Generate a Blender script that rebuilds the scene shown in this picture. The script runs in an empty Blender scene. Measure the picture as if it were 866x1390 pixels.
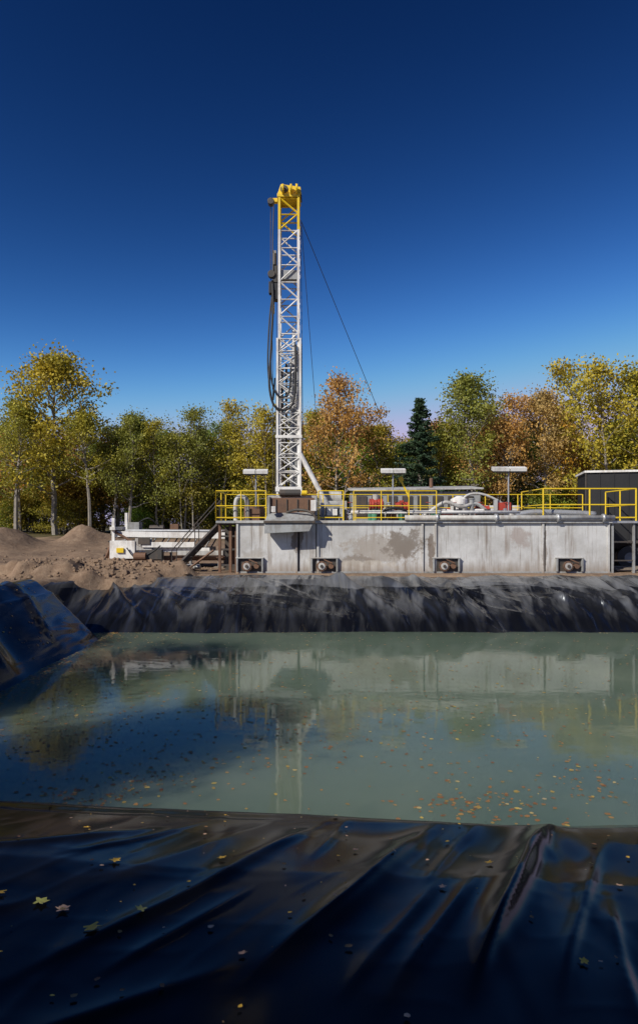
import bpy, math, random
import numpy as np
from mathutils import Vector, Matrix
random.seed(7); np.random.seed(7)
scene=bpy.context.scene
R=math.radians
SUN_AZ=R(-135)   # clockwise from +Y (behind camera, to the left)
SUN_EL=R(37)
CAMZ=1.88
# ------------------------------------------------------------ world
w=bpy.data.worlds.new("World"); scene.world=w; w.use_nodes=True
nt=w.node_tree; nt.nodes.clear()
out=nt.nodes.new("ShaderNodeOutputWorld"); bg=nt.nodes.new("ShaderNodeBackground")
sky=nt.nodes.new("ShaderNodeTexSky"); sky.sky_type='NISHITA'; sky.sun_disc=False
sky.sun_elevation=SUN_EL; sky.sun_rotation=SUN_AZ; sky.altitude=800; sky.air_density=0.75; sky.dust_density=0.15; sky.ozone_density=5.0
# polarised-film response: per-channel contrast on the physical sky
sp=nt.nodes.new("ShaderNodeSeparateColor"); cb=nt.nodes.new("ShaderNodeCombineColor"); nt.links.new(sky.outputs[0],sp.inputs[0])
for i,(g,k,mx_) in enumerate([(3.4,0.52,5.0),(2.75,0.31,4.6),(2.45,0.19,7.0)]):
    a=nt.nodes.new("ShaderNodeMath"); a.operation='POWER'; a.inputs[1].default_value=g; nt.links.new(sp.outputs[i],a.inputs[0])
    b=nt.nodes.new("ShaderNodeMath"); b.operation='MULTIPLY'; b.inputs[1].default_value=k; nt.links.new(a.outputs[0],b.inputs[0])
    c=nt.nodes.new("ShaderNodeMath"); c.operation='SMOOTH_MIN'; c.inputs[1].default_value=mx_; c.inputs[2].default_value=mx_*0.85; nt.links.new(b.outputs[0],c.inputs[0])
    nt.links.new(c.outputs[0],cb.inputs[i])
nt.links.new(cb.outputs[0],bg.inputs[0])
bg.inputs[1].default_value=0.1
nt.links.new(bg.outputs[0],out.inputs[0])
sd=bpy.data.lights.new("sun","SUN"); sd.energy=5.0; sd.angle=R(0.5); sd.color=(1,0.94,0.84)
so=bpy.data.objects.new("sun",sd); scene.collection.objects.link(so)
sv=Vector((math.sin(SUN_AZ)*math.cos(SUN_EL),math.cos(SUN_AZ)*math.cos(SUN_EL),math.sin(SUN_EL)))
so.rotation_euler=sv.to_track_quat('Z','Y').to_euler(); so.location=sv*60
scene.view_settings.view_transform='Standard'; scene.view_settings.look='None'; scene.view_settings.exposure=0
# ------------------------------------------------------------ camera
cd=bpy.data.cameras.new("camera"); cd.sensor_fit='HORIZONTAL'; cd.sensor_width=36; cd.lens=36*870/866; cd.shift_y=17/866
cd.clip_end=4000; cd.clip_start=0.05
co=bpy.data.objects.new("camera",cd); co.location=(0,0,CAMZ); co.rotation_euler=(R(90),0,0)
scene.collection.objects.link(co); scene.camera=co
# ------------------------------------------------------------ materials
def newmat(name):
    m=bpy.data.materials.new(name); m.use_nodes=True
    return m,m.node_tree,m.node_tree.nodes["Principled BSDF"]
def noise(t,vec,scale,detail=4,rough=0.55,dist=0):
    n=t.nodes.new("ShaderNodeTexNoise"); n.inputs['Scale'].default_value=scale; n.inputs['Detail'].default_value=detail
    n.inputs['Roughness'].default_value=rough; n.inputs['Distortion'].default_value=dist
    if vec is not None: t.links.new(vec,n.inputs['Vector'])
    return n.outputs['Fac']
def ramp(t,fac,stops):
    r=t.nodes.new("ShaderNodeValToRGB"); t.links.new(fac,r.inputs[0])
    e=r.color_ramp.elements
    while len(e)<len(stops): e.new(0.5)
    for i,(p,c) in enumerate(stops):
        e[i].position=p; e[i].color=(c,c,c,1) if isinstance(c,(int,float)) else (*c,1)
    return r.outputs[0]
def mix(t,f,a,b,mode='MIX'):
    m=t.nodes.new("ShaderNodeMix"); m.data_type='RGBA'; m.blend_type=mode
    for s,v in ((m.inputs[0],f),(m.inputs[6],a),(m.inputs[7],b)):
        if isinstance(v,(int,float)): s.default_value=v if s.type=='VALUE' else (v,v,v,1)
        elif isinstance(v,tuple): s.default_value=(*v,1)
        else: t.links.new(v,s)
    return m.outputs[2]
def math_(t,op,a,b=0.0,c=None):
    m=t.nodes.new("ShaderNodeMath"); m.operation=op
    for i,v in enumerate((a,b) if c is None else (a,b,c)):
        if isinstance(v,(int,float)): m.inputs[i].default_value=v
        else: t.links.new(v,m.inputs[i])
    return m.outputs[0]
def coords(t,scale=(1,1,1),rot=(0,0,0)):
    tc=t.nodes.new("ShaderNodeTexCoord"); mp=t.nodes.new("ShaderNodeMapping")
    mp.inputs['Scale'].default_value=scale; mp.inputs['Rotation'].default_value=rot
    t.links.new(tc.outputs['Object'],mp.inputs[0]); return mp.outputs[0]
def bump(t,p,h,strength=0.3,dist=0.02):
    b=t.nodes.new("ShaderNodeBump"); b.inputs['Strength'].default_value=strength; b.inputs['Distance'].default_value=dist
    t.links.new(h,b.inputs['Height']); t.links.new(b.outputs[0],p.inputs['Normal'])
def paint(name,col,dirt=(0.12,0.09,0.06),amount=0.5,rough=0.5,metal=0.0,scale=1.6):
    m,t,p=newmat(name)
    v=coords(t); n1=noise(t,v,scale,6,0.65); n2=noise(t,coords(t,(6,6,0.7)),1.3,4)
    s=math_(t,'ADD',math_(t,'MULTIPLY',n1,0.6),math_(t,'MULTIPLY',n2,0.4))
    f=ramp(t,s,[(0.62-0.25*amount,0.0),(0.78-0.1*amount,min(1,amount*1.3))])
    c=mix(t,f,col,dirt)
    fine=noise(t,v,18,3); c=mix(t,0.35,c,ramp(t,fine,[(0.3,0.75),(0.7,1.15)]),'MULTIPLY')
    t.links.new(c,p.inputs['Base Color']); p.inputs['Roughness'].default_value=rough; p.inputs['Metallic'].default_value=metal
    bump(t,p,n1,0.15,0.02)
    return m
M_white=paint("white_paint",(0.74,0.73,0.70),(0.2,0.14,0.1),0.6)
M_grey=paint("grey_paint",(0.30,0.31,0.31),(0.12,0.1,0.08),0.7)
M_lgrey=paint("light_grey_paint",(0.46,0.46,0.44),(0.18,0.13,0.10),0.7)
M_dark=paint("dark_steel",(0.05,0.045,0.04),(0.14,0.09,0.06),0.6,0.6)
M_rust=paint("rusty_steel",(0.16,0.085,0.05),(0.05,0.035,0.03),0.6,0.8)
M_yellow=paint("yellow_paint",(0.72,0.5,0.02),(0.25,0.17,0.05),0.3,0.45)
M_red=paint("red_paint",(0.4,0.05,0.03),(0.1,0.05,0.04),0.5)
M_green=paint("green_paint",(0.05,0.2,0.12),(0.08,0.07,0.05),0.4)
M_black=paint("black_rubber",(0.015,0.015,0.016),(0.05,0.045,0.04),0.4,0.55)
M_trail=paint("black_trailer_paint",(0.012,0.012,0.013),(0.025,0.022,0.02),0.4,0.6)
M_galv=paint("galvanised_steel",(0.45,0.46,0.47),(0.22,0.2,0.18),0.5,0.4,0.5)
M_wood=paint("weathered_wood",(0.22,0.18,0.14),(0.08,0.06,0.05),0.6,0.85)
def tankmat():
    m,t,p=newmat("tank_paint")
    v=coords(t); n1=noise(t,v,0.7,7,0.7); n2=noise(t,coords(t,(4,4,0.3)),1.2,5,0.65); n4=noise(t,coords(t,(16,16,0.45)),1.0,4,0.6); fine=noise(t,v,30,3)
    c=mix(t,ramp(t,n1,[(0.40,0.0),(0.66,0.9)]),(0.55,0.55,0.54),(0.37,0.36,0.34))
    c=mix(t,ramp(t,n2,[(0.53,0.0),(0.68,0.75)]),c,(0.25,0.205,0.165))
    c=mix(t,ramp(t,n4,[(0.59,0.0),(0.68,0.8)]),c,(0.15,0.11,0.08))
    tc=t.nodes.new("ShaderNodeTexCoord")
    def patch(cx,cz,sx,sz,col,c,strength=0.85,soft=0.15,amp=2.2):
        mp=t.nodes.new("ShaderNodeMapping"); mp.vector_type='POINT'
        mp.inputs['Location'].default_value=(-cx/sx,0,-cz/sz); mp.inputs['Scale'].default_value=(1/sx,0.0,1/sz)
        t.links.new(tc.outputs['Object'],mp.inputs[0])
        ln=t.nodes.new("ShaderNodeVectorMath"); ln.operation='LENGTH'; t.links.new(mp.outputs[0],ln.inputs[0])
        nn=noise(t,v,2.2,7,0.75)
        s=math_(t,'ADD',ln.outputs['Value'],math_(t,'MULTIPLY',math_(t,'SUBTRACT',nn,0.5),amp))
        f=ramp(t,s,[(0.8-soft,strength),(0.85,0.0)])
        return mix(t,f,c,col)
    c=patch(2.5,0.95,1.7,0.8,(0.33,0.29,0.245),c,0.8,0.2,3.0)
    c=patch(3.2,1.15,1.0,0.65,(0.19,0.16,0.13),c,0.85,0.2,3.0)
    c=patch(1.4,0.5,0.8,0.3,(0.22,0.185,0.15),c,0.7,0.2,3.0)
    c=patch(1.6,0.35,1.8,0.22,(0.56,0.52,0.45),c,0.6)
    c=patch(7.5,1.35,0.5,0.55,(0.30,0.24,0.21),c,0.65,0.3,2.5)
    c=patch(-0.8,1.4,0.25,0.7,(0.14,0.11,0.09),c,0.85)
    c=patch(4.2,0.9,0.16,1.0,(0.14,0.1,0.07),c,0.8)
    c=patch(-2.4,0.7,0.7,0.35,(0.3,0.27,0.23),c,0.6,0.3,2.5)
    c=patch(8.45,1.0,0.12,1.0,(0.15,0.11,0.08),c,0.7)
    sx=t.nodes.new("ShaderNodeSeparateXYZ"); t.links.new(tc.outputs['Object'],sx.inputs[0])
    z=math_(t,'ADD',sx.outputs[2],math_(t,'MULTIPLY',math_(t,'SUBTRACT',n2,0.5),1.4))
    c=mix(t,ramp(t,z,[(0.05,0.85),(0.5,0.0)]),c,(0.24,0.19,0.145))
    c=mix(t,0.3,c,ramp(t,fine,[(0.3,0.8),(0.7,1.1)]),'MULTIPLY')
    t.links.new(c,p.inputs['Base Color']); p.inputs['Roughness'].default_value=0.5
    bump(t,p,noise(t,v,1.4,3),0.45,0.06)
    return m
M_tank=tankmat()
def groundmat():
    m,t,p=newmat("sandy_ground"); v=coords(t)
    n1=noise(t,v,0.35,8,0.65); n2=noise(t,v,4,6,0.7); n3=noise(t,v,25,4,0.7)
    c=mix(t,ramp(t,n1,[(0.35,0.0),(0.65,1.0)]),(0.28,0.19,0.125),(0.14,0.096,0.068))
    c=mix(t,ramp(t,n2,[(0.45,0.0),(0.7,0.7)]),c,(0.33,0.245,0.17))
    c=mix(t,0.6,c,ramp(t,n3,[(0.3,0.6),(0.7,1.2)]),'MULTIPLY')
    tc=t.nodes.new("ShaderNodeTexCoord"); sx=t.nodes.new("ShaderNodeSeparateXYZ"); t.links.new(tc.outputs['Object'],sx.inputs[0])
    yy=math_(t,'ADD',sx.outputs[1],math_(t,'MULTIPLY',n1,14.0))
    g=ramp(t,math_(t,'DIVIDE',yy,100.0),[(0.54,0.0),(0.62,1.0)])
    gc=mix(t,ramp(t,n2,[(0.4,0.0),(0.6,1.0)]),(0.055,0.06,0.02),(0.12,0.085,0.04))
    c=mix(t,g,c,gc)
    t.links.new(c,p.inputs['Base Color']); p.inputs['Roughness'].default_value=0.95; p.inputs['Specular IOR Level'].default_value=0.2
    bump(t,p,math_(t,'ADD',n2,math_(t,'MULTIPLY',n3,0.4)),0.7,0.08)
    return m
M_ground=groundmat()
def linermat():
    m,t,p=newmat("black_plastic_liner"); v=coords(t)
    n1=noise(t,v,0.45,5,0.6); n2=noise(t,coords(t,(2.4,0.5,1),(0,0,R(-25))),0.9,3,0.5,0.3)
    drape=noise(t,coords(t,(3.0,0.45,1),(0,0,R(-22))),1.0,1.5,0.4,0.6); drape2=noise(t,coords(t,(3.0,0.5,1),(0,0,R(-32))),1.0,1.0,0.4,0.6)
    tc=t.nodes.new("ShaderNodeTexCoord"); sx=t.nodes.new("ShaderNodeSeparateXYZ"); t.links.new(tc.outputs['Object'],sx.inputs[0])
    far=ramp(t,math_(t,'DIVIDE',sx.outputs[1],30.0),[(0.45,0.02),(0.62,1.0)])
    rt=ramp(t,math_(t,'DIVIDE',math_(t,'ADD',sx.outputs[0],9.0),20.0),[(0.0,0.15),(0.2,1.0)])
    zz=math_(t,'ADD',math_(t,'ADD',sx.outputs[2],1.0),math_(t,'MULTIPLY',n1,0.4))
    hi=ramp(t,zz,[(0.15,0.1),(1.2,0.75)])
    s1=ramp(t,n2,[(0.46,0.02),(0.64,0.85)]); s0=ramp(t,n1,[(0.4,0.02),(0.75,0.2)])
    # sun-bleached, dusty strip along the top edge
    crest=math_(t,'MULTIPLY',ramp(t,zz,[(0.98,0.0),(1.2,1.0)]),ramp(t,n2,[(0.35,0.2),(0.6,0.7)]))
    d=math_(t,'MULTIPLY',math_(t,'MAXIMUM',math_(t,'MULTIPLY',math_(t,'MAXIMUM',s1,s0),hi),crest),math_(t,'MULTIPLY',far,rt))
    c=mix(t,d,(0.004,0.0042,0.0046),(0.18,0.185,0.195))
    t.links.new(c,p.inputs['Base Color'])
    farr=ramp(t,math_(t,'DIVIDE',sx.outputs[1],30.0),[(0.45,0.0),(0.6,1.0)])
    r=math_(t,'ADD',math_(t,'MULTIPLY',d,0.12),ramp(t,n1,[(0.3,0.12),(0.7,0.2)]))
    t.links.new(r,p.inputs['Roughness'])
    p.inputs['IOR'].default_value=1.42
    p.inputs['Specular Tint'].default_value=(0.85,0.92,1.0,1)
    t.links.new(math_(t,'ADD',0.22,math_(t,'MULTIPLY',farr,0.78)),p.inputs['Specular IOR Level'])
    near=math_(t,'SUBTRACT',1.0,farr)
    bump(t,p,math_(t,'ADD',math_(t,'MULTIPLY',drape,farr),math_(t,'MULTIPLY',math_(t,'MULTIPLY',drape2,near),0.12)),1.0,0.13)
    return m
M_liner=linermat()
def watermat():
    m=bpy.data.materials.new("murky_water"); m.use_nodes=True; t=m.node_tree; t.nodes.clear(); v=coords(t)
    n=noise(t,v,0.22,5,0.55,0.8)
    c=mix(t,ramp(t,n,[(0.35,0.0),(0.7,1.0)]),(0.09,0.13,0.095),(0.14,0.18,0.13))
    o=t.nodes.new("ShaderNodeOutputMaterial")
    ss=t.nodes.new("ShaderNodeSubsurfaceScattering"); ss.falloff='BURLEY'; ss.inputs['Scale'].default_value=2.6; ss.inputs['Radius'].default_value=(0.8,1.0,0.9)
    t.links.new(c,ss.inputs['Color'])
    df=t.nodes.new("ShaderNodeBsdfDiffuse"); t.links.new(c,df.inputs['Color'])
    m0=t.nodes.new("ShaderNodeMixShader"); m0.inputs[0].default_value=0.85; t.links.new(df.outputs[0],m0.inputs[1]); t.links.new(ss.outputs[0],m0.inputs[2])
    g=t.nodes.new("ShaderNodeBsdfGlossy"); g.inputs['Roughness'].default_value=0.035; g.inputs['Color'].default_value=(.8,.8,.77,1)
    bp=t.nodes.new("ShaderNodeBump"); bp.inputs['Strength'].default_value=0.07; bp.inputs['Distance'].default_value=0.03
    t.links.new(noise(t,coords(t,(1,2.2,1)),2.2,3,0.5),bp.inputs['Height']); t.links.new(bp.outputs[0],g.inputs['Normal'])
    fr=t.nodes.new("ShaderNodeFresnel"); fr.inputs['IOR'].default_value=1.33; t.links.new(bp.outputs[0],fr.inputs['Normal'])
    m1=t.nodes.new("ShaderNodeMixShader"); t.links.new(fr.outputs[0],m1.inputs[0]); t.links.new(m0.outputs[0],m1.inputs[1]); t.links.new(g.outputs[0],m1.inputs[2])
    t.links.new(m1.outputs[0],o.inputs[0]); return m
M_water=watermat()
def leafmat(name,use_obj=True,ramp_stops=None,trans=0.35):
    m=bpy.data.materials.new(name); m.use_nodes=True; t=m.node_tree; t.nodes.clear()
    o=t.nodes.new("ShaderNodeOutputMaterial")
    geo=t.nodes.new("ShaderNodeNewGeometry")
    rnd=geo.outputs['Random Per Island']
    if use_obj:
        oi=t.nodes.new("ShaderNodeObjectInfo"); base=oi.outputs['Color']
        big=noise(t,coords(t),0.45,3)
        base=mix(t,ramp(t,big,[(0.35,0.0),(0.65,0.7)]),base,mix(t,1.0,base,(1.4,1.14,0.68),'MULTIPLY'))
        base=mix(t,1.0,base,ramp(t,rnd,[(0.0,0.5),(0.7,1.0),(1.0,1.0)]),'MULTIPLY')
        base=mix(t,1.0,base,(3.1,3.2,2.9),'MULTIPLY')
    else:
        base=ramp(t,rnd,ramp_stops)
    d=t.nodes.new("ShaderNodeBsdfPrincipled"); d.inputs['Roughness'].default_value=0.55; d.inputs['Specular IOR Level'].default_value=0.3
    tr=t.nodes.new("ShaderNodeBsdfTranslucent"); mx=t.nodes.new("ShaderNodeMixShader"); mx.inputs[0].default_value=trans
    t.links.new(base,d.inputs['Base Color']); t.links.new(base,tr.inputs[0])
    t.links.new(d.outputs[0],mx.inputs[1]); t.links.new(tr.outputs[0],mx.inputs[2]); t.links.new(mx.outputs[0],o.inputs[0])
    return m
M_leaf=leafmat("tree_foliage")
M_fallen=leafmat("fallen_leaf",False,[(0.0,(0.16,0.07,0.03)),(0.3,(0.27,0.125,0.045)),(0.6,(0.34,0.2,0.07)),(0.75,(0.18,0.11,0.045)),(0.93,(0.5,0.36,0.08)),(1.0,(0.42,0.33,0.2))],0.1)
M_bark=paint("bark",(0.28,0.25,0.21),(0.09,0.08,0.06),0.65,0.9,0,3)
# ------------------------------------------------------------ mesh builder
def link(o,parent=None):
    scene.collection.objects.link(o)
    if parent: o.parent=parent
    return o
def empty(name):
    e=bpy.data.objects.new(name,None); e.empty_display_size=0.3; return link(e)
class MB:
    def __init__(s): s.v=[]; s.f=[]; s.mi=[]; s.mats=[]
    def mid(s,m):
        if m not in s.mats: s.mats.append(m)
        return s.mats.index(m)
    def add(s,vs,fs,m):
        b=len(s.v); s.v+= [tuple(x) for x in vs]; k=s.mid(m)
        for f in fs: s.f.append([i+b for i in f]); s.mi.append(k)
    def box(s,c,size,m,rot=None):
        hx,hy,hz=[q/2 for q in size]; c=Vector(c)
        vs=[Vector((x,y,z)) for x in(-hx,hx) for y in(-hy,hy) for z in(-hz,hz)]
        if rot: 
            M=Matrix.Rotation(rot[2],3,'Z')@Matrix.Rotation(rot[1],3,'Y')@Matrix.Rotation(rot[0],3,'X'); vs=[M@q for q in vs]
        s.add([q+c for q in vs],[(0,1,3,2),(4,6,7,5),(0,4,5,1),(2,3,7,6),(0,2,6,4),(1,5,7,3)],m)
    def b2(s,x0,x1,y0,y1,z0,z1,m): s.box(((x0+x1)/2,(y0+y1)/2,(z0+z1)/2),(x1-x0,y1-y0,z1-z0),m)
    def cyl(s,p0,p1,r,m,r1=None,n=12,cap=True):
        p0=Vector(p0);p1=Vector(p1); r1=r if r1 is None else r1
        d=(p1-p0); 
        if d.length<1e-6: return
        d.normalize(); a=d.orthogonal().normalized(); b=d.cross(a)
        vs=[]
        for p,rr in((p0,r),(p1,r1)):
            for i in range(n):
                t=2*math.pi*i/n+math.pi/n; vs.append(p+a*math.cos(t)*rr+b*math.sin(t)*rr)
        fs=[(i,(i+1)%n,n+(i+1)%n,n+i) for i in range(n)]
        if cap: fs+= [tuple(range(n-1,-1,-1)),tuple(range(n,2*n))]
        s.add(vs,fs,m)
    def beam(s,p0,p1,w,m): s.cyl(p0,p1,w*0.707,m,n=4)
    def tube(s,pts,r,m,n=8,sub=5):
        P=[Vector(p) for p in pts]; Q=[]
        for i in range(len(P)-1):
            a=P[max(i-1,0)];b=P[i];c=P[i+1];d=P[min(i+2,len(P)-1)]
            for k in range(sub):
                t=k/sub; Q.append(0.5*((2*b)+(c-a)*t+(2*a-5*b+4*c-d)*t*t+(3*b-a-3*c+d)*t**3))
        Q.append(P[-1])
        vs=[];fs=[]; up=Vector((0.13,0.9,0.2)).normalized()
        for i,q in enumerate(Q):
            d=(Q[min(i+1,len(Q)-1)]-Q[max(i-1,0)]).normalized(); a=d.cross(up)
            if a.length<1e-3: a=d.orthogonal()
            a.normalize(); b=d.cross(a)
            for k in range(n):
                t=2*math.pi*k/n; vs.append(q+a*math.cos(t)*r+b*math.sin(t)*r)
        for i in range(len(Q)-1):
            for k in range(n): fs.append((i*n+k,i*n+(k+1)%n,(i+1)*n+(k+1)%n,(i+1)*n+k))
        fs+=[tuple(range(n)),tuple(range((len(Q)-1)*n,len(Q)*n))]
        s.add(vs,fs,m)
    def obj(s,name,parent=None,bevel=0,smooth=False):
        me=bpy.data.meshes.new(name); me.from_pydata(s.v,[],s.f)
        for m in s.mats: me.materials.append(m)
        me.polygons.foreach_set('material_index',s.mi); me.update()
        if smooth: me.polygons.foreach_set('use_smooth',[True]*len(me.polygons))
        o=bpy.data.objects.new(name,me); link(o,parent)
        if bevel:
            b=o.modifiers.new("bevel",'BEVEL'); b.width=bevel; b.segments=2; b.limit_method='ANGLE'
        return o
# ------------------------------------------------------------ terrain
def hsh(i,j,s):
    q=np.sin(i*127.1+j*311.7+s*74.7)*43758.5453; return q-np.floor(q)
def vn(x,y,s=0):
    xi=np.floor(x);yi=np.floor(y);fx=x-xi;fy=y-yi; fx=fx*fx*fx*(fx*(fx*6-15)+10); fy=fy*fy*fy*(fy*(fy*6-15)+10)
    a=hsh(xi,yi,s);b=hsh(xi+1,yi,s);c=hsh(xi,yi+1,s);d=hsh(xi+1,yi+1,s)
    return (a*(1-fx)+b*fx)*(1-fy)+(c*(1-fx)+d*fx)*fy
def fbm(x,y,s=0,o=4):
    t=0;a=0.5;n=0
    for k in range(o): t=t+a*vn(x*2**k+k*17.3,y*2**k-k*9.1,s+k); n+=a; a*=0.5
    return t/n
def sst(a,b,x):
    t=np.clip((x-a)/(b-a),0,1); return t*t*(3-2*t)
def base_h(x,y):
    x=np.asarray(x,float);y=np.asarray(y,float)
    wob=(fbm(x*0.25,y*0.25,5,3)-0.5)
    zf=np.interp(y+wob*0.8,[14,17,18.9,19.6,20.8,22.4,23.1,24.0],[-2.6,-2.0,-1.29,-0.92,-0.5,-0.06,0.0,0.0])
    zn=np.interp(y+wob*0.15,[-3,0,2,3.2,4.0,4.6,5.8,8,10],[.28,.30,.27,.19,.07,-.2,-1.29,-2.2,-2.6])-np.clip(0.05*x,-0.2,0.08)*sst(9,5,y)
    crest=0.36*np.exp(-((x+8.0)/0.5)**2)*sst(18.2,17.6,y)
    zl=np.interp(x-0.15+wob*0.5+1.1*sst(17.7,18.3,y)*sst(21.5,20.0,y),[-12,-8.7,-8,-7.6,-6.3,-4,-2],[0,0.02,0.05,-0.05,-1.29,-2.2,-2.6])+crest
    zr=np.interp(x+wob,[9,12,14,16],[-2.6,-2,-1.29,0])
    k=14.0
    s=np.log(np.exp(k*zf)+np.exp(k*zn)+np.exp(k*zl)+np.exp(k*zr))/k
    s=np.where(s>0,s-0.05*sst(0,0.1,s),s)
    return s
def ground_extra(x,y):
    r=0.85*sst(30,58,y)
    for (mx,my,h,rx,ry) in [(-19.2,39,1.15,1.6,2.4),(-16.0,43,1.25,1.2,1.6),(-22,42,0.95,3,3),(-14.2,44,0.5,1.2,1.2),(-12.0,33,0.3,1.4,1.0)]:
        q=((x-mx)/rx)**2+((y-my)/ry)**2
        r=r+h*np.exp(-q)*(0.8+0.5*fbm(x*1.5,y*1.5,3,3))
    d=np.maximum.reduce([-(x+9.5),y-23.6,x-16.5,-y-3.0])
    outm=sst(-0.2,1.5,d)
    r=r+outm*(fbm(x*0.5,y*0.5,11,4)-0.5)*0.35*sst(-9,-11,x)+outm*(fbm(x*3,y*3,21,3)-0.5)*0.06
    return r
LX0,LX1,LY0,LY1=-9.1,16.6,-3.2,23.55
def ground_h(x,y):
    h=base_h(x,y)
    n=(fbm(x*1.2,y*1.2,31,4)-0.5)*0.9
    d=np.maximum.reduce([LX0+0.55-x,y-(LY1-0.35),x-(LX1-0.4),LY0+0.4-y])+n*0.6
    m=sst(-0.25,0.2,d)
    q=((x+8.3)/3.0)**2+((y-22.9)/1.9)**2
    sp_=sst(1.15,0.6,q+n*1.3)*(0.42+0.3*(fbm(x*1.6,y*1.6,35,4)-0.3))
    q2=((x+5.6)/1.1)**2+((y-23.3)/0.8)**2
    sp2=sst(1.2,0.5,q2+n)*(0.3+0.25*fbm(x*2.2,y*2.2,36,4))
    return h-0.16+0.22*m+ground_extra(x,y)*sst(-1.2,0.2,d)+np.maximum(sp_,sp2)
def fastmesh(name,v,f,mats,mi=None,smooth=False):
    me=bpy.data.meshes.new(name); nf=len(f); k=f.shape[1]
    me.vertices.add(len(v)); me.vertices.foreach_set('co',np.ascontiguousarray(v,dtype=np.float32).ravel())
    me.loops.add(nf*k); me.loops.foreach_set('vertex_index',f.astype(np.int32).ravel())
    me.polygons.add(nf); me.polygons.foreach_set('loop_start',np.arange(0,nf*k,k,dtype=np.int32))
    for m in mats: me.materials.append(m)
    if mi is not None: me.polygons.foreach_set('material_index',mi.astype(np.int32))
    me.polygons.foreach_set('use_smooth',np.full(nf,smooth))
    me.update(calc_edges=True); me.validate(); return me
def grid(name,xs,ys,zf,mat,smooth=True):
    X,Y=np.meshgrid(xs,ys); Z=zf(X,Y); nx=len(xs);ny=len(ys)
    v=np.stack([X,Y,Z],-1).reshape(-1,3)
    i=np.arange(nx-1)[None,:]+nx*np.arange(ny-1)[:,None]
    f=np.stack([i,i+1,i+nx+1,i+nx],-1).reshape(-1,4)
    me=fastmesh(name,v,f,[mat],None,smooth)
    o=bpy.data.objects.new(name,me); return link(o)
def ax(*segs):
    a=[]
    for s0,s1,st in segs: a+=list(np.arange(s0,s1-1e-6,st))
    a.append(segs[-1][1]); return np.array(a)
gx=ax((-1500,-200,130),(-200,-40,8),(-40,-24,1),(-24,-12,0.25),(-12,17,0.12),(17,40,1.0),(40,200,8),(200,1500,130))
gy=ax((-1500,-200,130),(-200,-20,10),(-20,16,0.8),(16,28,0.12),(28,48,0.3),(48,80,1.5),(80,200,8),(200,1500,130))
grid("ground",gx,gy,ground_h,M_ground)
def ridged(n,s=1.0): return (1-np.abs(2*n-1))**s
# individual folds in the sheet: (x0,y0,x1,y1,width,height)
FOLDS=[(.62,2.2,1.62,4.3,.035,.10),(.95,2.15,1.75,3.9,.022,.03),(-.25,2.2,.85,4.1,.035,.055),(.1,2.15,.72,3.3,.02,.015),(-1.1,2.2,.25,4.2,.035,.022),(-.75,2.3,-.3,3.0,.02,.01),
 (.25,2.1,.95,3.4,.025,.022),(1.45,2.4,2.2,4.0,.03,.05),(-2.2,3.1,-.7,3.9,.05,.018),(-2.0,2.3,-1.2,2.9,.03,.012),(1.2,2.0,1.5,3.2,.02,.022),(-.1,3.2,.3,4.2,.02,.014),(2.2,2.5,3.0,4.3,.05,.05),(-3.1,2.8,-1.9,4.2,.06,.03),
 (1.0,1.6,2.3,3.0,.03,.045),(-1.6,1.6,-.2,2.4,.03,.015),(.5,3.0,1.1,4.1,.018,.014),(-1.4,3.3,-.4,4.1,.02,.01)]
rf=np.random.default_rng(5)
for k in range(22):
    x0=rf.uniform(-8.5,14); FOLDS.append((x0,23.0,x0+rf.uniform(-0.4,3.4),18.8,rf.uniform(.05,.12),rf.uniform(.10,.2)))
for k in range(24):
    x0=rf.uniform(-6,12); y0=rf.uniform(20.5,22.6); FOLDS.append((x0,y0,x0+rf.uniform(.6,3.2),y0-rf.uniform(1,2.5),rf.uniform(.035,.06),rf.uniform(.05,.10)))
for k in range(12):
    x0=rf.uniform(-6,12); FOLDS.append((x0,rf.uniform(20,22.3),x0+rf.uniform(3,6),rf.uniform(19.2,22.0),rf.uniform(.05,.1),rf.uniform(.05,.1)))
for k in range(9):
    y0=rf.uniform(9,17); FOLDS.append((-8.3,y0,-6.1,y0+rf.uniform(-1.5,.8),rf.uniform(.06,.12),rf.uniform(.07,.13)))
def folds(x,y):
    wx=x+0.22*(vn(x*0.9,y*0.9,71)-0.5); wy=y+0.22*(vn(x*0.9+5,y*0.9,72)-0.5)
    r=np.zeros(np.broadcast(x,y).shape)
    for (x0,y0,x1,y1,wd,h) in FOLDS:
        L=math.hypot(x1-x0,y1-y0); dx=(x1-x0)/L; dy=(y1-y0)/L
        t=((wx-x0)*dx+(wy-y0)*dy)/L; d=-(wx-x0)*dy+(wy-y0)*dx
        e=np.clip(np.minimum(t,1-t)*2.6+0.12,0,1); e=e*e*(3-2*e)
        q=np.where(d>0,d/(wd*2.8),d/wd)
        r=r+h*e*np.exp(-np.sqrt(q*q+0.04))*1.2
    return r
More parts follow.
